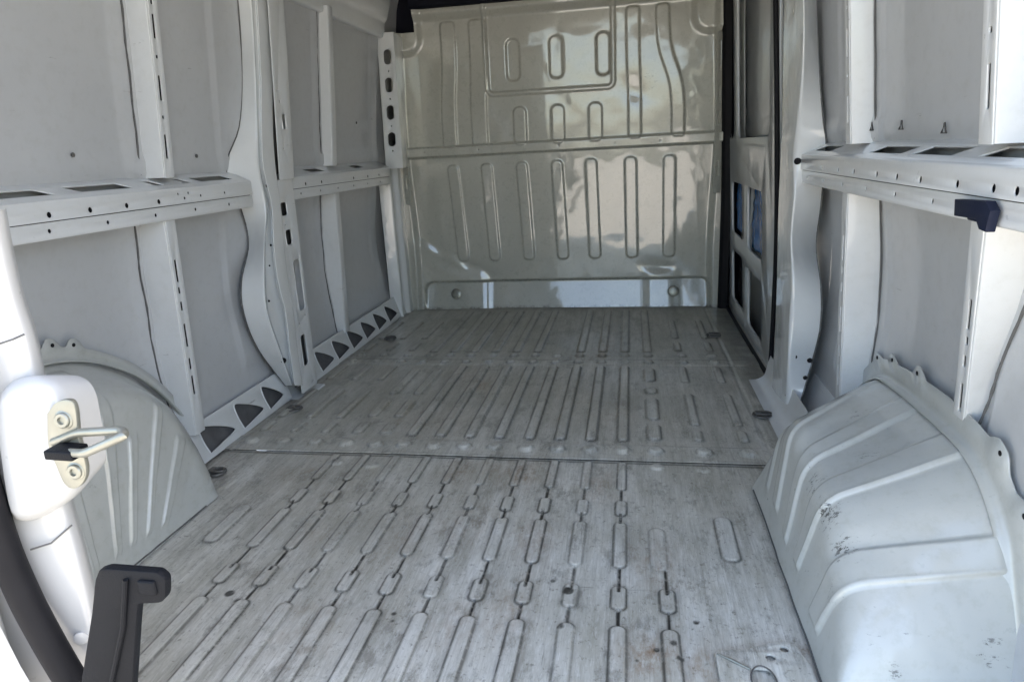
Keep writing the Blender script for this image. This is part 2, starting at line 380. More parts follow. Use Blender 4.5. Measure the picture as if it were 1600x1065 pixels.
fattr(me, 'grime_shade', np.concatenate([a[0].reshape(-1) for a in allA])); fattr(me, 'rust', np.concatenate([a[1].reshape(-1) for a in allA])); fattr(me, 'floor_dark', np.concatenate([a[2].reshape(-1) for a in allA]))
for a in allA: bpy.data.meshes.remove(a[3])
fattr(me, 'high', np.concatenate([a[4].reshape(-1) for a in allA]))
fl = link('floor', me, FLOOR, None, False); fl['kind'] = 'structure'
un = link('underfloor_light_block', box((-.36, 2.24, -.20), (1.0, 1.64, .015), .004), PLAST); un['kind'] = 'structure'  # unseen panel added to stop light from below reaching the sockets

# ================================================================== bulkhead
BY = 3.67
bh = thing('bulkhead', 'glossy beige grey pressed steel bulkhead closing the far end of the load floor', 'bulkhead')
bh_x0, bh_x1 = -1.25, .475
xs = np.arange(bh_x0, bh_x1+.001, .0045); zs = np.arange(-.005, 1.575, .0045)
X, Z = np.meshgrid(xs, zs, indexing='ij'); H = np.zeros_like(X); G = np.zeros_like(X)
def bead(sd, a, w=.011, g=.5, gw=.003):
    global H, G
    H += a*sm(sd, w); G = np.maximum(G, g*np.exp(-((sd)/gw)**2))  # G darkens bead edges: crease shade put into the colour
lowx = [(-.951, -.924), (-.765, -.745), (-.573, -.552), (-.385, -.364), (-.205, -.19), (.0, .008), (.198, .202)]
for i, (xt, xb) in enumerate(lowx):
    xc = xb+(xt-xb)*(Z-.29)/.5
    bead(sdrr(X-xc, Z, 0, .535, .030, .262, .024), .006, .012, .45 if i != 2 else .2)
for xc in (-.572, -.372, -.178):
    bead(sdrr(X, Z, xc, .98, .034, .095, .03), .006, .012, .35)
for i, xc in enumerate((-.595, -.372, -.135)):
    s = sdrr(X, Z, xc, 1.305, .034, .10, .03); bead(s, -.008 if i < 2 else -.014, .016, .25 if i < 2 else .55)
s = sdrr(X, Z, -.41, 1.38, .325, .235, .03); bead(np.abs(s)-.010, .007, .012, .2)          # outline of the window blank
def curvebead(x0, x1, zk, hw, g=.3):
    xc = x0+(x1-x0)*.5*(1-np.tanh((Z-zk)/.11)); bead(sdrr(X-xc, Z, 0, 1.20, hw, .31, .02), .0065, .013, g)
curvebead(-.930, -.955, 1.2, .038); curvebead(-.775, -.790, 1.2, .042)
curvebead(.012, .022, 1.2, .032, .5); curvebead(.155, .238, 1.23, .032, .5)
# cross rail
H += .022*sm(np.abs(Z-.872-.004*(X+.4))-.026, .012); G = np.maximum(G, .35*np.exp(-((Z-.846)/.004)**2))
for xc in (-1.1, -.80, -.372, -.08, .15): H -= .004*sm(np.hypot(X-xc, Z-.872)-.004, .005); G = np.maximum(G, (.9 if xc in (-.8, -.372) else .3)*sm(np.hypot(X-xc, Z-.872)-.004, .004))
# lower channel: recessed, its face leaning back
s = sdrr(X, Z, -.372, .07, .79, .085, .05); m_ = sm(s, .02)
H -= m_*(.012+.010*0)+m_*(np.clip(.155-Z, -.1, .2))*-.26+m_*.03
G = np.maximum(G, .8*np.exp(-((s)/.005)**2)*(Z > .12)*(X > -.85)*(X < .05)+.35*np.exp(-((s)/.004)**2))  # G draws the shade under the overhang as a dark line
mid = sdrr(X, Z, -.372, .06, .43, .1, .01); H += .0025*sm(mid, .006)*m_
# raised frame round the border, side flange pressed forward
fr = np.minimum(np.minimum(X-bh_x0, bh_x1-X)-.05, 0)
H += .03*sm(np.minimum(X-bh_x0, bh_x1-X)-.055-.01*np.sin(Z*5), .035)
H += .026*sm(1.535-Z, .05)
for xc, r in ((-1.25, .17), (.475, .17)):        # upper corners step inwards
    H += .02*sm(sdrr(X, Z, xc, 1.56, r, .19, .07), .045)
H += .0030*lown(X, Z, 5, 21)+.0006*lown(X, Z, 16, 23)
H += .014*sm((X+1.02)*.47+(Z-.305)*.88+.006*np.sin(X*40), .055)*sm(np.abs(X+1.0)-.20, .08)*sm(Z-.5, .1)
H += .011*sm(Z-.215+.02*np.cos((X-.14)*16), .045)*sm(np.abs(X-.16)-.08, .08)
# dents low on the panel
for dx_, dz_, sx, sz, a in ((-1.05, .28, .10, .05, .010), (-.90, .22, .12, .04, .009), (.17, .215, .10, .035, .012), (.02, 1.12, .06, .06, .006)):
    H -= a*np.exp(-((X-dx_)/sx)**2-((Z-dz_+.25*(X-dx_))/sz)**2)
H += .004*sm(np.abs(Z-.19-.35*(X+1.2)*0)-.002, .02)*(X > -1.1)*0
P = np.stack([X, BY-H, Z], -1); me = grid(P); me.polygons.foreach_set('use_smooth', np.ones(len(me.polygons), bool))
keep = np.maximum(G, 0); keep = np.maximum(keep, .8*np.exp(-(Z/.012)**2)*np.clip(.7+lown(X, Z, 60, 9), 0, 1)); fattr(me, 'grime_shade', keep)
S = .9*np.exp(-((X-.10)/.07)**2-((Z-1.16)/.09)**2)+.6*np.exp(-((Z-.2)/.06)**2)*.7
fattr(me, 'scuffs', S)
# open notch in the upper left corner (gap towards the cab roof shelf)
bm = bmesh.new(); bm.from_mesh(me)
bmesh.ops.delete(bm, geom=[v for v in bm.verts if v.co.z > 1.475 and v.co.x < -1.105+.5*max(0, v.co.z-1.5)*0], context='VERTS')
bm.to_mesh(me); bm.free()
link('panel', me, BULK, bh, False)
bk = pmesh([(bh_x0-.2, BY+.06, 1.40), (bh_x1+.1, BY+.06, 1.40), (bh_x1+.1, BY+.06, 1.86), (bh_x0-.2, BY+.06, 1.86)], [(0, 1, 2, 3)])
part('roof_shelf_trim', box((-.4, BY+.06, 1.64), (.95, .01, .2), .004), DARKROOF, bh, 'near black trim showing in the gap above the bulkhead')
part('front_light_block', box((-.36, 3.86, .65), (1.05, .012, 1.28), .004), DARKROOF, bh, 'unseen dark sheet added behind the bulkhead to keep light out')  # unseen sheet added to stop light leaking in at the front
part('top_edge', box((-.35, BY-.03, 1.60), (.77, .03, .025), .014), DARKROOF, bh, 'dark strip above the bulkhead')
for xc in (-.977, .228):
    z = .09; part('bolt', lathe([(.030, 0), (.030, .003), (.024, .006), (.014, .007), (.014, .018), (.006, .019)], (xc, BY-.026, z), (0, -1, .25)), ZINC, bh)
def slotplate(x, z0, z1, sl, wdt):
    out = rrect(0, (z0+z1)/2, wdt/2, (z1-z0)/2, .012)
    return plate(out, [rrect(0, (a+b)/2, .008, (b-a)/2, .005) for a, b in sl], .002, (x, BY-.045, 0), (1, -.55 if x < -.5 else .55, 0), (0, 0, 1))
part('side_flange', slotplate(-1.205, .6, 1.44, ((1.22, 1.40), (1.06, 1.16), (.94, 1.02), (.68, .76)), .045), BULK, bh)
part('side_flange', slotplate(.432, .6, 1.36, ((1.18, 1.32), (1.03, 1.12), (.93, 1.0), (.68, .76)), .045), BULK, bh)

# ================================================================== side walls
C0 = -.36
SKW = [(-.66, .92), (0, .925), (.12, .955), (.40, .980), (.50, .978), (.72, .952), (.83, .932), (1.3, .888), (1.6, .85), (1.78, .78)]
FW = [(0, .905), (.2, .898), (.7, .875), (.84, .872), (1.28, .832), (1.6, .80)]
def ip(T, z): return float(np.interp(z, [t[0] for t in T], [t[1] for t in T]))
def skinmesh(s, ya, yb, z0=0., z1=1.78, n=260, m=120):
    ys = np.linspace(ya, yb, n); zs = np.linspace(z0, z1, m); Yg, Zg = np.meshgrid(ys, zs, indexing='ij')
    Wg = np.interp(Zg, [t[0] for t in SKW], [t[1] for t in SKW]); k = np.ones(5)/5
    for i in range(n): Wg[i, 2:-2] = np.convolve(Wg[i], k, 'valid')
    Wg += .0022*lown(Yg, Zg, 5, 31)
    Wg -= .006*sm(np.abs(Zg-.865)-.028, .01)       # pressed band just above the rail
    for yr in ((1.69, 2.11, 2.80, 2.42, 3.38) if s < 0 else (1.80, 2.12, 1.12)):
        Wg -= sm(.19-Zg, .04)*.007*sm(np.abs(Yg-yr)-(.085 if yr not in (2.42, 3.38) else .05), .012)
    return grid(np.stack([C0+s*Wg, Yg, Zg], -1))
def wp(s, w, y, z): return Vector((C0+s*w, y, z))
def rail(s, ya, yb, holes, slots, parent, tri=()):
    L = yb-ya; fh = .074; ms = []
    # front face in two flats with a fold
    hs = [circ(h-ya, .776-.762, .0068, 12) if not isinstance(h, tuple) else circ(h[0]-ya, h[1]-.762, h[2], 10) for h in holes if (h if not isinstance(h, tuple) else h[1]) ]
    up = [h for h in hs]
    ms.append(plate([(0, .001), (L, .001), (L, .041), (0, .041)], [h for h in up if .006 < np.mean([p[1] for p in h]) < .038], .0018, wp(s, .86, ya, .762), (0, 1, 0), (-s*-.02, 0, 1), .0002))
    lowh = [circ(y-ya, .016, .0052, 10) for y in np.arange(ya+.09, yb-.05, .17)]
    ms.append(plate([(0, 0), (L, 0), (L, .034), (0, .034)], lowh, .0018, wp(s, .864, ya, .7265), (0, 1, 0), (0, 0, 1), .0002))
    # top, rising to the skin, with slots
    top = Vector((s*.072, 0, .036)).normalized()
    sl = [[(a-ya+(.018 if s > 0 else .018), .024), (b-ya+.018, .024), (b-ya-.012, .054), (a-ya-.012, .054)] for a, b in slots]
    ms.append(plate([(0, 0), (L, 0), (L, .083), (0, .083)], sl, .0018, wp(s, .8615, ya, .804), (0, 1, 0), top))
    ms.append(plate([(0, 0), (L, 0), (L, .085), (0, .085)], [], .0018, wp(s, .8655, ya, .7255), (0, 1, 0), (s, 0, -.05)))
    # rounded nose between front and top
    pr = roundpoly([wp(s, .8592, 0, .799), wp(s, .8592, 0, .8055), wp(s, .867, 0, .8085)], .006)
    ms.append(ribbon([[Vector((p.x, y, p.z)) for p in pr] for y in (ya, yb)]))
    o = part('rail', merge(ms), WALL, parent)
    part('shade_backing', box(wp(s, .8695, (ya+yb)/2, .763), (.004, L/2-.005, .030), .001), RUBBER, o)  # added black strip that stands for the shade inside the rail
    return o
def rib(s, y, zr, wid, parent, slots, rear=.045, name='rib', foot=.03, extra=0., mat_=None, kink=0., fbot=None, ybot=None):
    """hat section: slotted inner face and two flanks running out to the skin"""
    z0, z1 = zr; ms = []; hw = wid/2; r = .006
    f0, f1 = ip(FW, z0)-extra, ip(FW, z1)-extra
    if fbot: f0 = fbot
    y1_ = y; yb = ybot or y; y = yb; dy_ = y1_-yb
    a, b = wp(s, f0, y, z0), wp(s, f1, y1_, z1); L = (b-a).length
    ms.append(plate([(-hw+r, 0), (hw-r, 0), (hw-r, L), (-hw+r, L)], [rrect(-.003, u-z0, .0055, hh, .004) for u, hh in slots], .0018, a, (0, 1, 0), b-a))
    rowsA, rowsB = [], []
    for z in np.linspace(z0, z1, 26):
        y = yb+dy_*(z-z0)/(z1-z0); f = f0+(f1-f0)*(z-z0)/(z1-z0); sk = ip(SKW, z)+.004
        kk = kink*math.exp(-((z-.47)/.09)**2)
        A = [wp(s, f, y-hw+r, z), wp(s, f, y-hw, z), wp(s, sk, y-hw-.006-kk, z), wp(s, sk-.003, y-hw-.026-kk, z)]
        B = [wp(s, f, y+hw-r, z), wp(s, f, y+hw, z), wp(s, sk, y+hw+.006+kk, z), wp(s, sk-.003, y+hw+.024+kk, z)]
        rowsA.append(roundpoly(A, r, 4)); rowsB.append(roundpoly(B, r, 4))
    ms += [ribbon(rowsA), ribbon(rowsB)]
    o = part(name, merge(ms), mat_ or WALL, parent, ang=60)
    if slots:
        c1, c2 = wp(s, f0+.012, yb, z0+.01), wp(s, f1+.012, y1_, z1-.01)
        part('shade_backing', plate([(-hw+.006, 0), (hw-.006, 0), (hw-.006, L-.02), (-hw+.006, L-.02)], [], .003, c1, (0, 1, 0), c2-c1), RUBBER, o)  # added black sheet so the rib slots look shaded
    for sg in (-1, 1):
        pts = []
        for z in np.linspace(z0+.01, z1-.01, 22):
            y = yb+dy_*(z-z0)/(z1-z0)
            kk = kink*math.exp(-((z-.47)/.09)**2)
            pts.append(wp(s, ip(SKW, z)-.0085, y+sg*(hw+.024+kk+.0015*math.sin(z*43+y)), z))
        part('seam', tube(pts, [.0018+.0012*abs(math.sin(i*1.7+y)) for i in range(22)], 6), SEAM, o)
    return o
def pillar(rows_, parent, name, holes=(), m=None, rad=.018):
    """rows of (A skin edge, B ridge, C inner-face end, D back to skin) from top to bottom"""
    cols = list(zip(*rows_)); cols = [cr(c, 6) for c in cols]
    R = []
    for i in range(len(cols[0])): R.append(roundpoly([c[i] for c in cols], rad, 6))
    return part(name, ribbon(R), m or POST, parent, ang=70)
def disc(p, n_, r, depth=.004):
    return lathe([(r, .0006), (r*.96, .0012), (r*.5, .0014)], p, n_, 16)

left = thing('side_wall', 'left van side wall of pale blue grey steel with ribs and a punched rail', 'side wall', (0, 0, 0))
right = thing('side_wall', 'right van side wall of grey steel ending at the sliding door post', 'side wall', (0, 0, 0))
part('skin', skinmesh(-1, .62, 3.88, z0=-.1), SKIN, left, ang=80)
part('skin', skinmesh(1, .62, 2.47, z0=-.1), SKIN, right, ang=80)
rh = [1.035, 1.150, 1.265, 1.380, 1.498, 1.617, (1.70, .79, .004), (1.725, .777, .0045), (1.745, .79, .004), (1.80, .779, .0045), (1.92, .779, .0045)]
rail(-1, .66, 2.075, rh, [(.9, 1.04), (1.16, 1.30), (1.375, 1.545), (1.635, 1.665), (1.76, 1.79), (1.83, 2.0)], left)
rail(-1, 2.33, 3.42, [2.46, 2.60, 2.93, 3.10, 3.25], [(2.55, 2.68), (3.0, 3.12)], left)
rail(1, .66, 2.20, [1.0, 1.06, 1.17, 1.31, 1.42, 1.53, 1.68, 1.80, 1.95], [(.95, 1.15), (1.24, 1.41), (1.46, 1.65), (1.95, 2.12)], right)
US = lambda z: [(z+.03, .02), (z+.085, .004), (z+.15, .035), (z+.215, .005), (z+.28, .035), (z+.345, .005), (z+.42, .035)]
up_slots = [(.915, .032), (.99, .005), (1.062, .032), (1.138, .005), (1.21, .030), (1.29, .03), (1.4, .03)]
lo_slots = [(.25, .030), (.315, .018), (.40, .035), (.485, .014), (.53, .010), (.585, .032)]
rib(-1, 1.695, (.835, 1.62), .046, left, up_slots)
rib(-1, 1.665, (.10, .728), .048, left, lo_slots, kink=-.014)
rib(-1, 1.03, (.835, 1.62), .046, left, up_slots)
rib(-1, 2.80, (.835, 1.45), .05, left, [], extra=-.012)
rib(-1, 2.80, (.10, .728), .05, left, [], extra=-.015, kink=-.014)
rib(1, 1.80, (.835, 1.62), .046, right, up_slots, extra=-.006)
rib(1, 1.80, (.10, .728), .048, right, lo_slots, kink=-.014, extra=-.006)
rib(1, 1.125, (.835, 1.62), .05, right, up_slots)
rib(1, 1.12, (.345, .728), .05, right, lo_slots, kink=-.02, fbot=.955, ybot=1.27)
# left main pillar
def lp(pa, pb, pc, xa=-1.30, xb=-1.20):
    return (PX(*pa, xa), PX(*pb, xb), PX(*pc, xb), PX(*pc, xb)+Vector((-.10, .03, 0)))
def row(av, au, bu, r1, r2, xa, xb=-1.21, xg=-1.235, xr=-1.20):
    """A skin edge | B end of broad band | groove | ridge left, right | back"""
    A = PX(au, av, xa); B = PX(bu, av, xb); G1 = PX(bu+2, av, xg); G2 = PX(r1-1, av, xg); K1 = PX(r1, av, xr); K2 = PX(r2, av, xr)
    return (A, B, G1, G2, K1, K2, K2+Vector((-.03, .012, 0)))
rowsL = [row(-60, 362, 388, 398, 422, -1.225, -1.175, -1.18, -1.165), row(20, 372, 394, 402, 424, -1.24, -1.19, -1.192, -1.18), row(120, 377, 399, 407, 427, -1.26, -1.20, -1.205, -1.19),
         row(200, 372, 402, 408, 428, -1.275, -1.21, -1.215, -1.20), row(262, 352, 405, 411, 432, -1.285, -1.212, -1.22, -1.20), row(322, 374, 416, 424, 440, -1.30),
         row(380, 388, 413, 427, 445, -1.315), row(440, 376, 413, 434, 452, -1.305), row(490, 380, 418, 446, 460, -1.30), row(545, 402, 436, 452, 466, -1.30), row(602, 445, 456, 460, 474, -1.27)]
pl = pillar(rowsL, left, 'pillar', rad=.009)
part('seam', tube(cr([r[0]+Vector((.004, -.002, 0)) for r in rowsL], 5), .0022, 6), SEAM, pl)
for u, v, r in ((443, 563, .010), (423, 383, .004), (420, 290, .010), (420, 470, .004), (421, 415, .003)):
    part('hole_plug', lathe([(r, -.003), (r, .002), (r*.6, .003), (r*.2, .003)], PX(u, v, -1.215 if v > 500 or v < 300 else -1.234), (.75, -.65, 0), 14), RUBBER, pl)
def striph(z0, z1, x0, x1, ya, wd, hl_):
    e0 = Vector((x0, ya, z0)); e1 = Vector((x1, ya, z1)); L = (e1-e0).length
    st = part('punched_strip', plate(rrect(wd/2, L/2, wd/2, L/2, .004), [rrect(y-ya, z-z0, hy, hz, rr) for y, z, hy, hz, rr in hl_], .002, e0, (0, 1, 0), e1-e0), WALL, pl)
    part('hole_rims', merge([tube([Vector((x0+(x1-x0)*(z-z0)/(z1-z0)+.001, p[0], p[1])) for p in rrect(y, z, hy+.001, hz+.001, rr, 4)], .0022, 6, True) for y, z, hy, hz, rr in hl_ if hz > .01]), WALL, st)
    part('return_flange', ribbon([[e0.lerp(e1, t)+Vector((0, wd-.002, 0)), e0.lerp(e1, t)+Vector((-.02, wd+.006, 0)), e0.lerp(e1, t)+Vector((-.10, wd+.01, 0))] for t in np.linspace(0, 1, 6)]), WALL, st)
    part('shade_backing', box(e0.lerp(e1, .5)+Vector((-.03, wd/2, 0)), (.003, wd/2-.01, L/2-.02), .001, Matrix.Rotation(math.atan2(x1-x0, z1-z0), 3, 'Y').to_quaternion()), DARKST, st)  # added dark sheet, painted shade behind the strip holes
striph(.02, .80, -1.216, -1.208, 2.205, .125, [(2.245, .70, .022, .024, .01), (2.255, .60, .022, .027, .012), (2.285, .42, .025, .095, .016), (2.262, .175, .020, .06, .012), (2.30, .30, .004, .004, .0039), (2.315, .52, .004, .012, .0039), (2.24, .645, .004, .004, .0039), (2.30, .04, .004, .004, .0039), (2.25, .28, .004, .004, .0039)])
striph(.80, 1.58, -1.203, -1.14, 2.235, .105, [(2.29, .995, .013, .026, .007), (2.275, .905, .005, .005, .0049), (2.268, 1.06, .005, .007, .0049), (2.262, 1.095, .004, .004, .0039)])
# front pillar with oval lightening holes
PYF = 3.46; xa_, xb_ = -1.292, -1.205
hl = [rrect(.040, z, .021, .036, .020) for z in (1.337, 1.206, 1.075, .944)]+[circ(.042, z, .005, 10) for z in (1.272, 1.141, 1.01, .888)]
fp = part('front_pillar', merge([plate([(0, .80), (.092, .80), (.075, 1.45), (-.01, 1.45)], hl, .002, (xa_, PYF, 0), (1, 0, 0), (.045, 0, 1)),
    ribbon([[Vector((xb_+.002+.045*(z-0)*1.0-.017*(z-.8)/.65, PYF, z)), Vector((xb_+.004+.045*z-.017*(z-.8)/.65, PYF+.02, z)), Vector((xb_+.045*z-.03, PYF+.20, z))] for z in np.linspace(.80, 1.45, 8)])]), POST, left)
part('hole_rims', merge([tube([Vector((xa_+p[0]+.045*p[1], PYF-.001, p[1])) for p in rrect(.040, z, .022, .037, .021, 4)], .0025, 6, True) for z in (1.337, 1.206, 1.075, .944)]), WALL, fp)
pts = [[wp(-1, .945, 3.46, z), wp(-1, .885, 3.475, z), wp(-1, .885, 3.50, z), wp(-1, .91, 3.52, z), wp(-1, .90, 3.56, z), wp(-1, .875, 3.575, z), wp(-1, .88, 3.66, z)] for z in np.linspace(.0, .80, 12)]
part('corner_trim', ribbon([roundpoly(p, .008, 4) for p in pts]), POST, left)
# roof beam across the upper left panels
for s, par, ya, yb in ((-1, left, 2.31, 3.47), (-1, left, .66, 2.15), (1, right, .66, 2.2)):
    z0 = 1.425 if ya > 2 else 1.56
    pr = roundpoly([wp(s, ip(SKW, z0)+.003, 0, z0), wp(s, .845, 0, z0), wp(s, .835, 0, z0+.07), wp(s, .82, 0, z0+.085), wp(s, .80, 0, z0+.15), wp(s, .80, 0, z0+.25)], .012, 4)
    part('roof_beam', ribbon([[Vector((p.x, y, p.z)) for p in pr] for y in np.linspace(ya, yb, 8)]), WALL, par)
# lower sill with teardrop sockets on the left
def sill(s, ya, yb, tears, parent, w0=.895, w1=.928, zt=.115):
    up = wp(s, w1, 0, zt)-wp(s, w0, 0, .002); Lh = up.length; L = yb-ya; hs = []
    for a, ln in tears:
        a -= ya; hs.append([tuple(p[:2]) for p in cr([(a+.004, .012, 0), (a+ln*.55, .020, 0), (a+ln, .030, 0), (a+ln*.82, .055, 0), (a+ln*.35, .088, 0), (a, .102, 0), (a-.006, .06, 0), (a+.004, .012, 0)], 5)][:-1])
    sh = plate([(0, 0), (L, 0), (L, Lh), (0, Lh)], hs, .002, wp(s, w0, ya, .002), (0, 1, 0), up)
    o = part('sill', sh, WALL, parent)
    U_ = up.normalized(); A0 = wp(s, w0, ya, .002); nrm = Vector((-s*U_.z, 0, s*U_.x))
    rims = [tube([A0+Vector((0, p[0], 0))+U_*p[1]+Vector((-s*.001, 0, .001)) for p in h], .0028, 6, True) for h in hs]
    if rims:
        part('socket_rim', merge(rims), WALL, o)
        part('sill_shade_backing', plate([(0, -.03), (L, -.03), (L, Lh-.006), (0, Lh-.006)], [], .003, A0-nrm*.016, (0, 1, 0), up), SHADE, o)  # added sheet, its dark colour stands for shade in the sockets
    return o
sill(-1, 2.33, 3.56, [(2.47+.165*i, .135) for i in range(6)], left)
sill(-1, 1.60, 2.205, [(1.69, .15), (1.88, .14), (2.05, .11)], left, w0=.900, w1=.929)
part('floor_flange', ribbon([roundpoly([(-1.31, y, .05), (-1.27, y, .006), (-1.20, y, .004), (-1.195, y, -.004)], .015) for y in np.linspace(2.18, 2.36, 4)]), WALL, left)
sill(1, 1.80, 2.20, [], right, w0=.90, w1=.95)
# right post (between load bay wall and sliding door)
rowsR = []
for (au, av, ax), (bu, bv, bx), (cu_, cv, cx) in [
    ((1275, -70, .50), (1252, -70, .44), (1224, -70, .44)), ((1277, 20, .515), (1256, 20, .455), (1224, 20, .455)), ((1281, 110, .53), (1254, 110, .465), (1222, 110, .465)),
    ((1288, 190, .55), (1246, 190, .475), (1221, 190, .475)), ((1292, 232, .56), (1240, 240, .48), (1219, 240, .48)),
    ((1284, 320, .575), (1241, 300, .48), (1216, 300, .48)), ((1276, 385, .585), (1236, 370, .48), (1214, 370, .48)),
    ((1284, 450, .575), (1238, 440, .48), (1213, 430, .48)), ((1283, 510, .57), (1234, 500, .48), (1211, 490, .48)),
    ((1270, 565, .56), (1232, 560, .48), (1209, 550, .48)), ((1252, 628, .52), (1228, 632, .485), (1205, 606, .485))]:
    a, b, c = PX(au, av, ax), PX(bu, bv, bx), PX(cu_, cv, cx); rowsR.append((a, b, c, c+Vector((.05, .02, 0))))
pr_ = pillar(rowsR, right, 'pillar', rad=.014)
part('seam', tube(cr([r[0]+Vector((-.003, -.002, 0)) for r in rowsR], 5), .002, 6), SEAM, pr_)
for u, v, x, r in ((1241, 557, .50, .009), (1265, 563, .52, .007), (1258, 590, .52, .006), (1246, 252, .49, .010)):
    p = PX(u, v, x); part('hole_plug', lathe([(r, -.004), (r, .002), (r*.7, .003), (r*.3, .0032)], p, (-.6, -.8, 0), 14), RUBBER, pr_)
part('drain_hole', lathe([(.022, -.004), (.022, .002), (.018, .003)], PX(1236, 612, .50), (-.6, -.5, .6), 5), RUBBER, pr_)
for u, v in ((1408, 198), (1475, 203), (1362, 200)):   # small triangular clip marks on the pressed band
    p = PX(u, v, .555); part('clip', merge([tube([p+Vector((.0, .011*math.cos(a), .011*math.sin(a))) for a in (math.pi/2, math.pi*7/6, math.pi*11/6)], .0022, 6, True)]), DARKST, right)
# floor-level fillet on right between post and arch
part('floor_flange', ribbon([roundpoly([(.50, y, .10), (.485, y, .02), (.46, y, .004), (.43, y, .003)], .02) for y in np.linspace(1.9, 2.46, 6)]), WALL, right)

for s_, par_, yz in ((-1, left, ((1.43, .90), (1.9, .89), (3.15, 1.02))), (1, right, ((1.95, .52),))):
    for y_, z_ in yz:
        part('grommet', lathe([(.0055, -.001), (.0055, .0015), (.003, .0022)], wp(s_, ip(SKW, z_)-.007, y_, z_), (-s_, 0, 0), 12), DARKST, par_)
# black bracket on the right rail
br = thing('rail_bracket', 'small navy black plastic clip hooked over the lower edge of the right rail', 'clip')
p = [PX(1502, 313, .492), PX(1550, 316, .492), PX(1557, 330, .492), PX(1549, 360, .492), PX(1540, 356, .492), PX(1535, 340, .492), PX(1501, 335, .492)]
c = sum(p, Vector())/len(p)
out = [((q-c).y, (q-c).z) for q in p]
part('clip_plate', plate(out, [], .010, (c.x-.002, c.y, c.z), (0, 1, 0), (0, 0, 1), .002), NAVY, br)
part('clip_hook', box((c.x+.012, c.y+.010, c.z-.001), (.016, .022, .010), .003), NAVY, br)

# ================================================================== wheel arches
def arch(parent, xw_, xi, xf, st, ridges, name='shell', rad=.042, seed=1, flare=0.):
    """st: stations (wall y,z | inner edge y,z | floor y) rear to front"""
    n = 240; m = 120
    T = np.linspace(0, 1, len(st)); cols = list(zip(*st)); 
    S = [cr([np.array([c, 0, 0]) for c in col], 40) for col in cols]; S = [np.array([p[0] for p in s]) for s in S]
    tt = np.linspace(0, 1, n); src = np.linspace(0, 1, len(S[0])); wy, wz, iy, iz, fy = [np.interp(tt, src, s) for s in S]
    P = np.zeros((n, m, 3))
    for i in range(n):
        xw = xw_+flare*max(0, min(1, (.30-tt[i])/.14)); k = max(0, min(1, iz[i]/.15))
        a = Vector((xf, fy[i], -.002)); b = Vector((xf+(xi-xf)*k, iy[i], iz[i])); c = Vector((xw, wy[i], wz[i]))
        rp = roundpoly([a, b, c], rad if iz[i] > .05 else .03, 12)
        d = [0]
        for j in range(1, len(rp)): d.append(d[-1]+(rp[j]-rp[j-1]).length)
        u = np.linspace(0, d[-1]+1e-9, m); A = np.array([list(q) for q in rp])
        for ax in range(3): P[i, :, ax] = np.interp(u, d, A[:, ax])
    # pressed ridges along the section
    du = np.gradient(P, axis=0); dv = np.gradient(P, axis=1); Nn = np.cross(dv, du); Nn /= np.linalg.norm(Nn, axis=2, keepdims=True)+1e-9
    if Nn[n//2, m//2, 2] < 0: Nn = -Nn
    U, Vv = np.meshgrid(tt, np.linspace(0, 1, m), indexing='ij'); H = np.zeros_like(U); G = np.zeros_like(U)
    for (ta0, ta1, tb0, tb1, v0, v1, a) in ridges:
        q_ = np.clip((Vv-.35)/.65, 0, 1); ta = ta0+(ta1-ta0)*q_; tb = tb0+(tb1-tb0)*q_
        e = sm(ta-U, .006)*sm(U-tb, .009)*sm(np.abs(Vv-(v0+v1)/2)-(v1-v0)/2, .04); H += a*e
        lip = np.exp(-((U-ta-.004)/.004)**2)*sm(np.abs(Vv-(v0+v1)/2)-(v1-v0)/2, .04); H += .0015*lip
    H += .0016*lown(U*1.5, Vv, 9, 40+seed)+.0008*lown(U*1.5, Vv, 30, 50+seed)
    P = P+Nn*H[..., None]; me = grid(P); me.polygons.foreach_set('use_smooth', np.ones(len(me.polygons), bool))
    fattr(me, 'grime_shade', np.maximum(G, .5*np.exp(-(Vv/.012)**2)))
    Sp = np.zeros_like(U)
    for sx_, sy_, sz_, r1 in ((.36, 1.17, .20, .035), (.375, 1.10, .17, .03), (.345, 1.12, .10, .02), (.50, .93, .16, .03), (.37, .98, .08, .025), (.45, 1.05, .24, .03), (.52, 1.00, .28, .025), (.37, 1.32, .22, .02), (.36, 1.27, .2, .03), (.45, 1.30, .27, .04), (.40, .93, .06, .03), (.55, .97, .08, .03), (.48, 1.45, .27, .04), (.34, 1.05, .11, .025)):
        Sp = np.maximum(Sp, 1.0*np.exp(-((P[..., 0]-sx_)**2+(P[..., 1]-sy_)**2+(P[..., 2]-sz_)**2)/r1**2))
    Sc = .5*np.exp(-((Vv-.40)/.06)**2)*np.exp(-((U-.42)/.22)**2)*.95+.18*np.exp(-((Vv-.7)/.3)**2)*(U < .55)+.02+Sp
    fattr(me, 'scuffs', Sc)
    o = link(name, me, ARCH, parent, False)
    part('seam', tube([P[i, 1]+np.array([0, 0, .002]) for i in range(4, n-4, 4)], .0022, 6), SEAM, o)
    return P[:, -1].copy(), None
wa_r = thing('wheel_arch', 'scuffed pale grey wheel arch with raised ridges at the lower right', 'wheel arch', group='wheel arches')
stR = [(.93, 0, .90, 0, .90), (.965, .05, .92, .04, .93), (1.0, .125, .955, .09, .97), (1.03, .188, 1.03, .140, 1.05), (1.061, .237, 1.09, .168, 1.10), (1.12, .285, 1.13, .192, 1.14), (1.197, .314, 1.18, .211, 1.20), (1.30, .320, 1.25, .216, 1.235), (1.406, .318, 1.314, .222, 1.28), (1.52, .314, 1.38, .235, 1.32), (1.633, .300, 1.442, .244, 1.37), (1.74, .235, 1.53, .21, 1.47), (1.81, .12, 1.60, .11, 1.57), (1.86, 0, 1.63, 0, 1.63)]
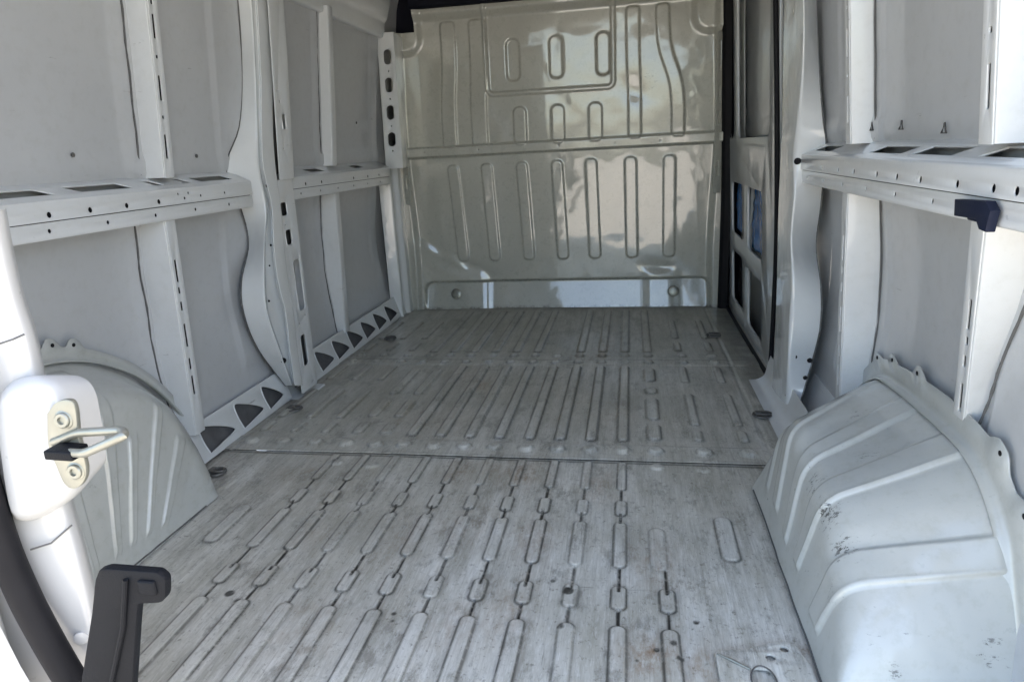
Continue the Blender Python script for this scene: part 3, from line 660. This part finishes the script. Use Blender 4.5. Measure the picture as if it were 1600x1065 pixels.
wy, wz = arch(wa_r, .600, .350, .305, stR, [(.23, .23, .305, .305, .10, .95, .006), (.4615, .4615, .525, .525, .13, .95, .006), (.615, .615, .67, .67, .12, .95, .0055), (.77, .77, .81, .81, .13, .95, .0055), (.86, .86, .89, .89, .13, .6, .004)], seed=1)
def flange(parent, edge, _w, tabs, sgn, i0=14, i1=226, h=.042):
    pts = edge[i0:i1:2]; rows_ = []; m_ = len(pts)
    for k, (x, y, z) in enumerate(pts):
        d = Vector((0, y-1.3, z)).normalized(); hh = h*min(1, (k+1)/8, (m_-k)/8)
        for ty, tw in tabs:
            if z > .1: hh += .022*math.exp(-((y-ty)/tw)**4)
        x0 = x-sgn*.006
        rows_.append(roundpoly([Vector((x0-sgn*.022, y, z))-d*.004, Vector((x0, y, z)), Vector((x0, y, z))+d*hh], .012, 4))
    o = part('flange', ribbon(rows_), ARCH, parent, ang=80); md = o.modifiers.new('thick', 'SOLIDIFY'); md.thickness = .003; md.offset = 0
    for ty, tw in tabs:
        k = min(range(m_), key=lambda q: abs(pts[q][1]-ty)+(9 if pts[q][2] < .1 else 0)); x, y, z = pts[k]; d = Vector((0, y-1.3, z)).normalized()
        part('tab_hole', lathe([(.0048, 0), (.0048, .0012), (.004, .0016)], Vector((x-sgn*.0072, y, z))+d*(h+.006), (-sgn, 0, 0), 12), RUBBER, o)
    return o
flange(wa_r, wy, wz, [(1.65, .018), (1.56, .018), (1.43, .02), (1.145, .026), (1.065, .02)], 1, h=.050)
wa_l = thing('wheel_arch', 'pale blue grey wheel arch behind the rear door latch at the left', 'wheel arch', group='wheel arches')
stL = [(.80, .0, .82, .0, .82), (.85, .20, .86, .12, .90), (.92, .33, .94, .25, .98), (1.02, .42, 1.02, .33, 1.03), (1.12, .45, 1.10, .365, 1.07), (1.22, .455, 1.18, .378, 1.10), (1.32, .435, 1.27, .37, 1.14), (1.41, .395, 1.345, .335, 1.18), (1.50, .335, 1.41, .265, 1.22), (1.585, .245, 1.455, .17, 1.27), (1.66, .13, 1.475, .07, 1.35), (1.71, .0, 1.475, .0, 1.45)]
wy, wz = arch(wa_l, -1.315, -1.125, -1.10, stL, [(.54, .54, .575, .575, .1, .5, .005), (.64, .64, .67, .67, .1, .62, .005), (.74, .74, .78, .78, .1, .5, .005), (.45, .45, .49, .49, .1, .9, .005), (.30, .30, .34, .34, .1, .9, .005)], seed=2)
flange(wa_l, wy, wz, [(1.19, .02), (1.28, .018), (1.34, .018)], -1, h=.03)

# ================================================================== tie downs and floor plate
def tie(x, y, big=1., label='', tone=DARKST):
    t = thing('tie_down', label, 'tie down ring', (x, y, 0), 'lashing rings let into the floor')
    k = big
    part('recess_cup', lathe([(.036*k, .0046), (.034*k, .0085), (.028*k, .0075), (.020*k, .0050), (.002, .0048)], (0, 0, 0), (0, 0, 1), 26), tone, t)
    part('ring', tube([(.022*k*math.cos(a)+.008, .016*k*math.sin(a), .012) for a in np.linspace(0, 2*math.pi, 22)[:-1]], .0032, 8, True), tone, t)
    part('anchor_bar', box((-.012, 0, .012), (.010*k, .012, .004), .002), tone, t)
    return t
tie(-1.194, 2.094, .85, 'dark lashing ring in the floor before the left pillar')
tie(.415, 2.111, .85, 'dark lashing ring in the floor beside the right wheel arch')
tie(-1.159, 3.02, .85, 'dark lashing ring far left near the bulkhead')
tie(.373, 3.065, .95, 'dark lashing ring far right near the sliding door')
tie(-1.185, 1.60, .8, 'lashing ring with a rusty loop at the foot of the left wheel arch')
fp_ = thing('floor_plate', 'flat grey steel cover plate at the bottom right of the floor', 'cover plate', (0, 0, 0))
hs = [circ(.235, 1.012, .009, 14), circ(.262, 1.035, .008, 14)]+[rrect(.215, .955, .020, .030, .014)]
part('plate', plate([(.145, .84), (.145, 1.012), (.150, 1.018), (.2, 1.028), (.25, 1.052), (.272, 1.052), (.283, 1.045), (.296, 1.0), (.305, .84)], hs, .003, (0, 0, .0035), (1, 0, 0), (0, 1, 0)), FLOOR, fp_)
part('raised_lip', tube([(.147, 1.010, .0075), (.170, .995, .008), (.197, .978, .0075)], [.0015, .003, .0022], 8), ZINC, fp_)
part('slot_rim', tube([(.215+.020*math.cos(a), .955+.034*math.sin(a), .0065) for a in np.linspace(0, 2*math.pi, 30)[:-1]], .0014, 8, True), DARKST, fp_)

# ================================================================== sliding door and its seal
sdoor = thing('sliding_door', 'closed sliding side door with dark cut-outs in its inner frame, right of the bulkhead', 'sliding door')
DX = .535; dy0, dy1 = 2.46, 3.80
O = (DX, dy0, -.12); Ld = dy1-dy0
up = Vector((-.045, 0, 1)).normalized()
holes = []
for ya, yb, za, zb in ((3.22, 3.56, .41, .665), (2.74, 3.09, .39, .665), (3.22, 3.56, .07, .33), (2.74, 3.09, .05, .31)):
    holes.append(rrect((ya+yb)/2-dy0, (za+zb)/2+.12, (yb-ya)/2, (zb-za)/2, .035))
win = [(3.46, 3.64), (2.60, 3.36)]
for ya, yb in win: holes.append(rrect((ya+yb)/2-dy0, 1.22+.12, (yb-ya)/2, .36, .06))
part('inner_frame', plate([(0, 0), (Ld, 0), (Ld, 1.85), (0, 1.85)], holes, .004, O, (0, 1, 0), up, .004), SLIDE, sdoor)
part('outer_skin', box((DX+.065, 3.16, .80), (.006, .72, 1.10), .003), SLIDE, sdoor)
for ya, yb in win:
    part('window_blank', box((DX-.02, (ya+yb)/2, 1.22), (.004, (yb-ya)/2+.02, .38), .004, Matrix.Rotation(-.045, 3, 'Y').to_quaternion()), SLIDE, sdoor)
part('cross_rail', box((DX-.014, (dy0+dy1)/2, .735), (.016, Ld/2-.01, .052), .012), SLIDE, sdoor)
part('step_well', box((.565, 3.06, -.10), (.05, .62, .01), .003), RUBBER, sdoor, 'black step below the floor edge')
part('inner_stiffener', box((DX-.006, 3.155, .35), (.010, .012, .33), .006), SLIDE, sdoor)
def film(y0, y1, z0, z1, label, seed):
    ys = np.linspace(y0, y1, 30); zs = np.linspace(z0, z1, 30); Yg, Zg = np.meshgrid(ys, zs, indexing='ij')
    Xg = DX-.010+.004*lown(Yg*4, Zg*4, 8, seed)+.003*lown(Yg*4, Zg*4, 25, seed+1)
    o = link('plastic_film', grid(np.stack([Xg, Yg, Zg], -1)), BLUE); 
    md = o.modifiers.new('thick', 'SOLIDIFY'); md.thickness = .001
    tag(o, label, 'plastic film', 'blue film inside the sliding door'); return o
film(3.23, 3.55, .43, .655, 'crumpled blue film in the far upper cut-out of the sliding door', 61)
film(2.75, 3.08, .40, .655, 'crumpled blue film in the nearer upper cut-out of the sliding door', 62)
seal = thing('door_seal', 'black rubber seal looping around the sliding door opening', 'rubber seal')
loop = [(.475, 3.655, 1.66), (.485, 3.655, 1.2), (.495, 3.65, .7), (.500, 3.645, .2), (.503, 3.62, .03), (.505, 3.5, .004), (.505, 3.0, .002), (.505, 2.55, .004), (.503, 2.475, .03), (.503, 2.455, .12), (.498, 2.45, .5), (.478, 2.45, .9), (.452, 2.45, 1.3), (.43, 2.45, 1.66)]
part('seal_tube', tube([Vector(p) for p in cr(loop, 6)], .0085, 10), RUBBER, seal)
prf = [[(.500, 3.600, z), (.468, 3.606, z), (.456, 3.625, z), (.460, 3.672, z), (.50, 3.69, z)] for z in np.linspace(.0, 1.7, 14)]
part('front_post_trim', ribbon([roundpoly([Vector(q)+Vector((-.05*max(0, r[0][2]-.6)*.6, 0, 0)) for q in r], .006) for r in prf]), RUBBER, seal)
part('sill_trim', ribbon([roundpoly([(.497, y, .010), (.512, y, .008), (.520, y, -.02), (.525, y, -.12)], .006) for y in np.linspace(2.46, 3.67, 8)]), RUBBER, seal)
for z, h in ((.56, .05), (.82, .018), (.05, .03)):
    part('buffer', box((.484, 3.630, z), (.014, .014, h), .004), RUBBER, seal)

# ================================================================== left rear door (closed half) with striker
RD = .60
rd = thing('rear_door', 'white rear door edge with a steel striker, at the left foreground', 'rear door')
def E(u, v, y=RD): return PY(u, v, y)
edge_px = [(-12, 330), (0, 395), (18, 470), (38, 530), (50, 580), (66, 660), (82, 740), (98, 800), (118, 870), (138, 950), (150, 1020), (156, 1090), (160, 1180)]
rows_ = []
for u, v in edge_px:
    e = E(u, v); rows_.append(roundpoly([e+Vector((-.045, .06, 0)), e+Vector((-.004, .018, 0)), e+Vector((0, .0, 0)), e+Vector((-.05, -.012, 0)), e+Vector((-.12, -.024, 0))], .012, 6))
rows_ = [cr(list(c), 4) for c in zip(*rows_)]
rows_ = list(zip(*rows_))
part('edge_frame', ribbon(rows_), DOORW, rd, ang=80)
# door leaf behind the seal, closing the left half of the opening
part('door_leaf', box((-1.03, RD-.055, .85), (.30, .02, .92), .012), DOORW, rd)
# latch housing block
hb = [(40, 585), (72, 582), (100, 595), (116, 622), (124, 660), (137, 735), (134, 762), (112, 782), (72, 802), (48, 800), (38, 770), (28, 700), (22, 640), (26, 600)]
pts = [E(*q) for q in hb]; cen = sum(pts, Vector())/len(pts)
pts = [Vector(q) for q in cr(pts+[pts[0]], 4)][:-1]
rws = []
for k, dy in ((.0, -.030), (.45, -.030), (.80, -.029), (.92, -.024), (.985, -.016), (.98, -.004), (.80, .04)):
    rws.append([cen+(p-cen)*max(k, .001)+Vector((0, dy, 0)) for p in pts+[pts[0]]])
hous = part('latch_housing', ribbon(rws), DOORW, rd, ang=80)
# striker plate, rounded diamond with two socket bolts
sp = [(78, 645), (92, 628), (112, 625), (120, 640), (124, 680), (136, 728), (132, 750), (118, 760), (104, 752), (92, 725), (80, 695)]
SY = RD-.033
q = [PY(u, v, SY) for u, v in sp]; cc = sum(q, Vector())/len(q); q = [Vector(p) for p in cr(q+[q[0]], 4)][:-1]
striker = part('striker', plate([((p-cc).x, (p-cc).z) for p in q], [], .004, (cc.x, SY, cc.z), (1, 0, 0), (0, 0, 1), .001), ZINC, rd)
for u, v in ((101, 655), (120, 735)):
    c = PY(u, v, SY-.002)
    part('bolt', lathe([(.0105, 0), (.0105, .0018), (.0085, .0026), (.0082, .0045), (.0072, .0055), (.0042, .0055), (.0036, .0030), (.0005, .0030)], c, (.05, -1, .1), 26), ZINC, striker)
# striker loop: a U shaped wire reaching out of the plate over the opening
a = PY(80, 706, SY-.004); b = PY(84, 690, SY-.004)
lo = [PY(80, 705, SY-.004), PY(132, 708, SY-.030), PY(150, 700, SY-.030), PY(195, 680, SY-.030), PY(192, 672, SY-.018), PY(150, 674, SY-.014), PY(122, 676, SY-.008), PY(84, 690, SY-.002)]
part('striker_loop', tube([Vector(p) for p in roundpoly(lo, .007, 4)], .0046, 12), ZINC, striker)
part('striker_base', box((PY(104, 705, SY-.016)), (.0165, .012, .0052), .002, Matrix.Rotation(.03, 3, 'Y').to_quaternion()), PLAST, striker)
part('plug', lathe([(.0085, 0), (.0085, .003), (.006, .004), (.002, .0042)], PY(127, 995, RD-.004), (.5, -.85, 0), 20), DOORW, rd)
part('panel_gap', tube([PY(48, 858, RD-.016), PY(80, 848, RD-.010), PY(112, 820, RD+.001)], .0012, 6), SEAM, rd)
part('panel_gap', tube([PY(-10, 540, RD-.018), PY(20, 530, RD-.012), PY(38, 522, RD-.002)], .0012, 6), SEAM, rd)
sealp = [(-62, 560), (-48, 660), (-24, 760), (4, 850), (38, 930), (72, 995), (104, 1050), (140, 1110)]
part('door_rubber', tube([Vector(p) for p in cr([PY(u, v, RD-.035) for u, v in sealp], 6)], .0165, 16), RUBBER, rd, ang=80)
# outer painted panel left of the seal
outp = [(-120, 600), (-95, 700), (-70, 800), (-38, 890), (-6, 965), (32, 1040), (80, 1120)]
part('outer_return', ribbon([[PY(u, v, RD-.05), PY(u-30, v+25, RD-.07), PY(u-180, v+90, RD-.08)] for u, v in outp]), DOORW, rd, ang=80)

# black plastic arm
arm = thing('check_arm', 'upright black plastic arm with a squared hook at its top, lower left foreground', 'plastic arm')
AY = .53
prof = [(163, 893), (172, 890), (252, 896), (262, 905), (262, 930), (256, 938), (219, 940), (216, 975), (210, 1070), (206, 1180), (122, 1180), (136, 1060), (152, 960), (158, 905)]
q = [PY(u, v, AY) for u, v in prof]; cc = sum(q, Vector())/len(q)
pl2 = roundpoly([(p-cc) for p in q]+[(q[0]-cc)], .003, 3)
part('arm_body', plate([(p.x, p.z) for p in pl2[:-1]], [], .007, (cc.x-.004, AY+.004, cc.z), (1, 0, 0), (0, 0, 1), .0022), PLAST, arm)
part('arm_rib', tube([PY(196, 905, AY-.004), PY(192, 980, AY-.004), PY(172, 1075, AY-.004), PY(160, 1150, AY-.004)], .0028, 8), PLAST, arm)
part('arm_cap', box(PY(231, 917, AY-.0025), (.010, .003, .0085), .0025), PLAST, arm)
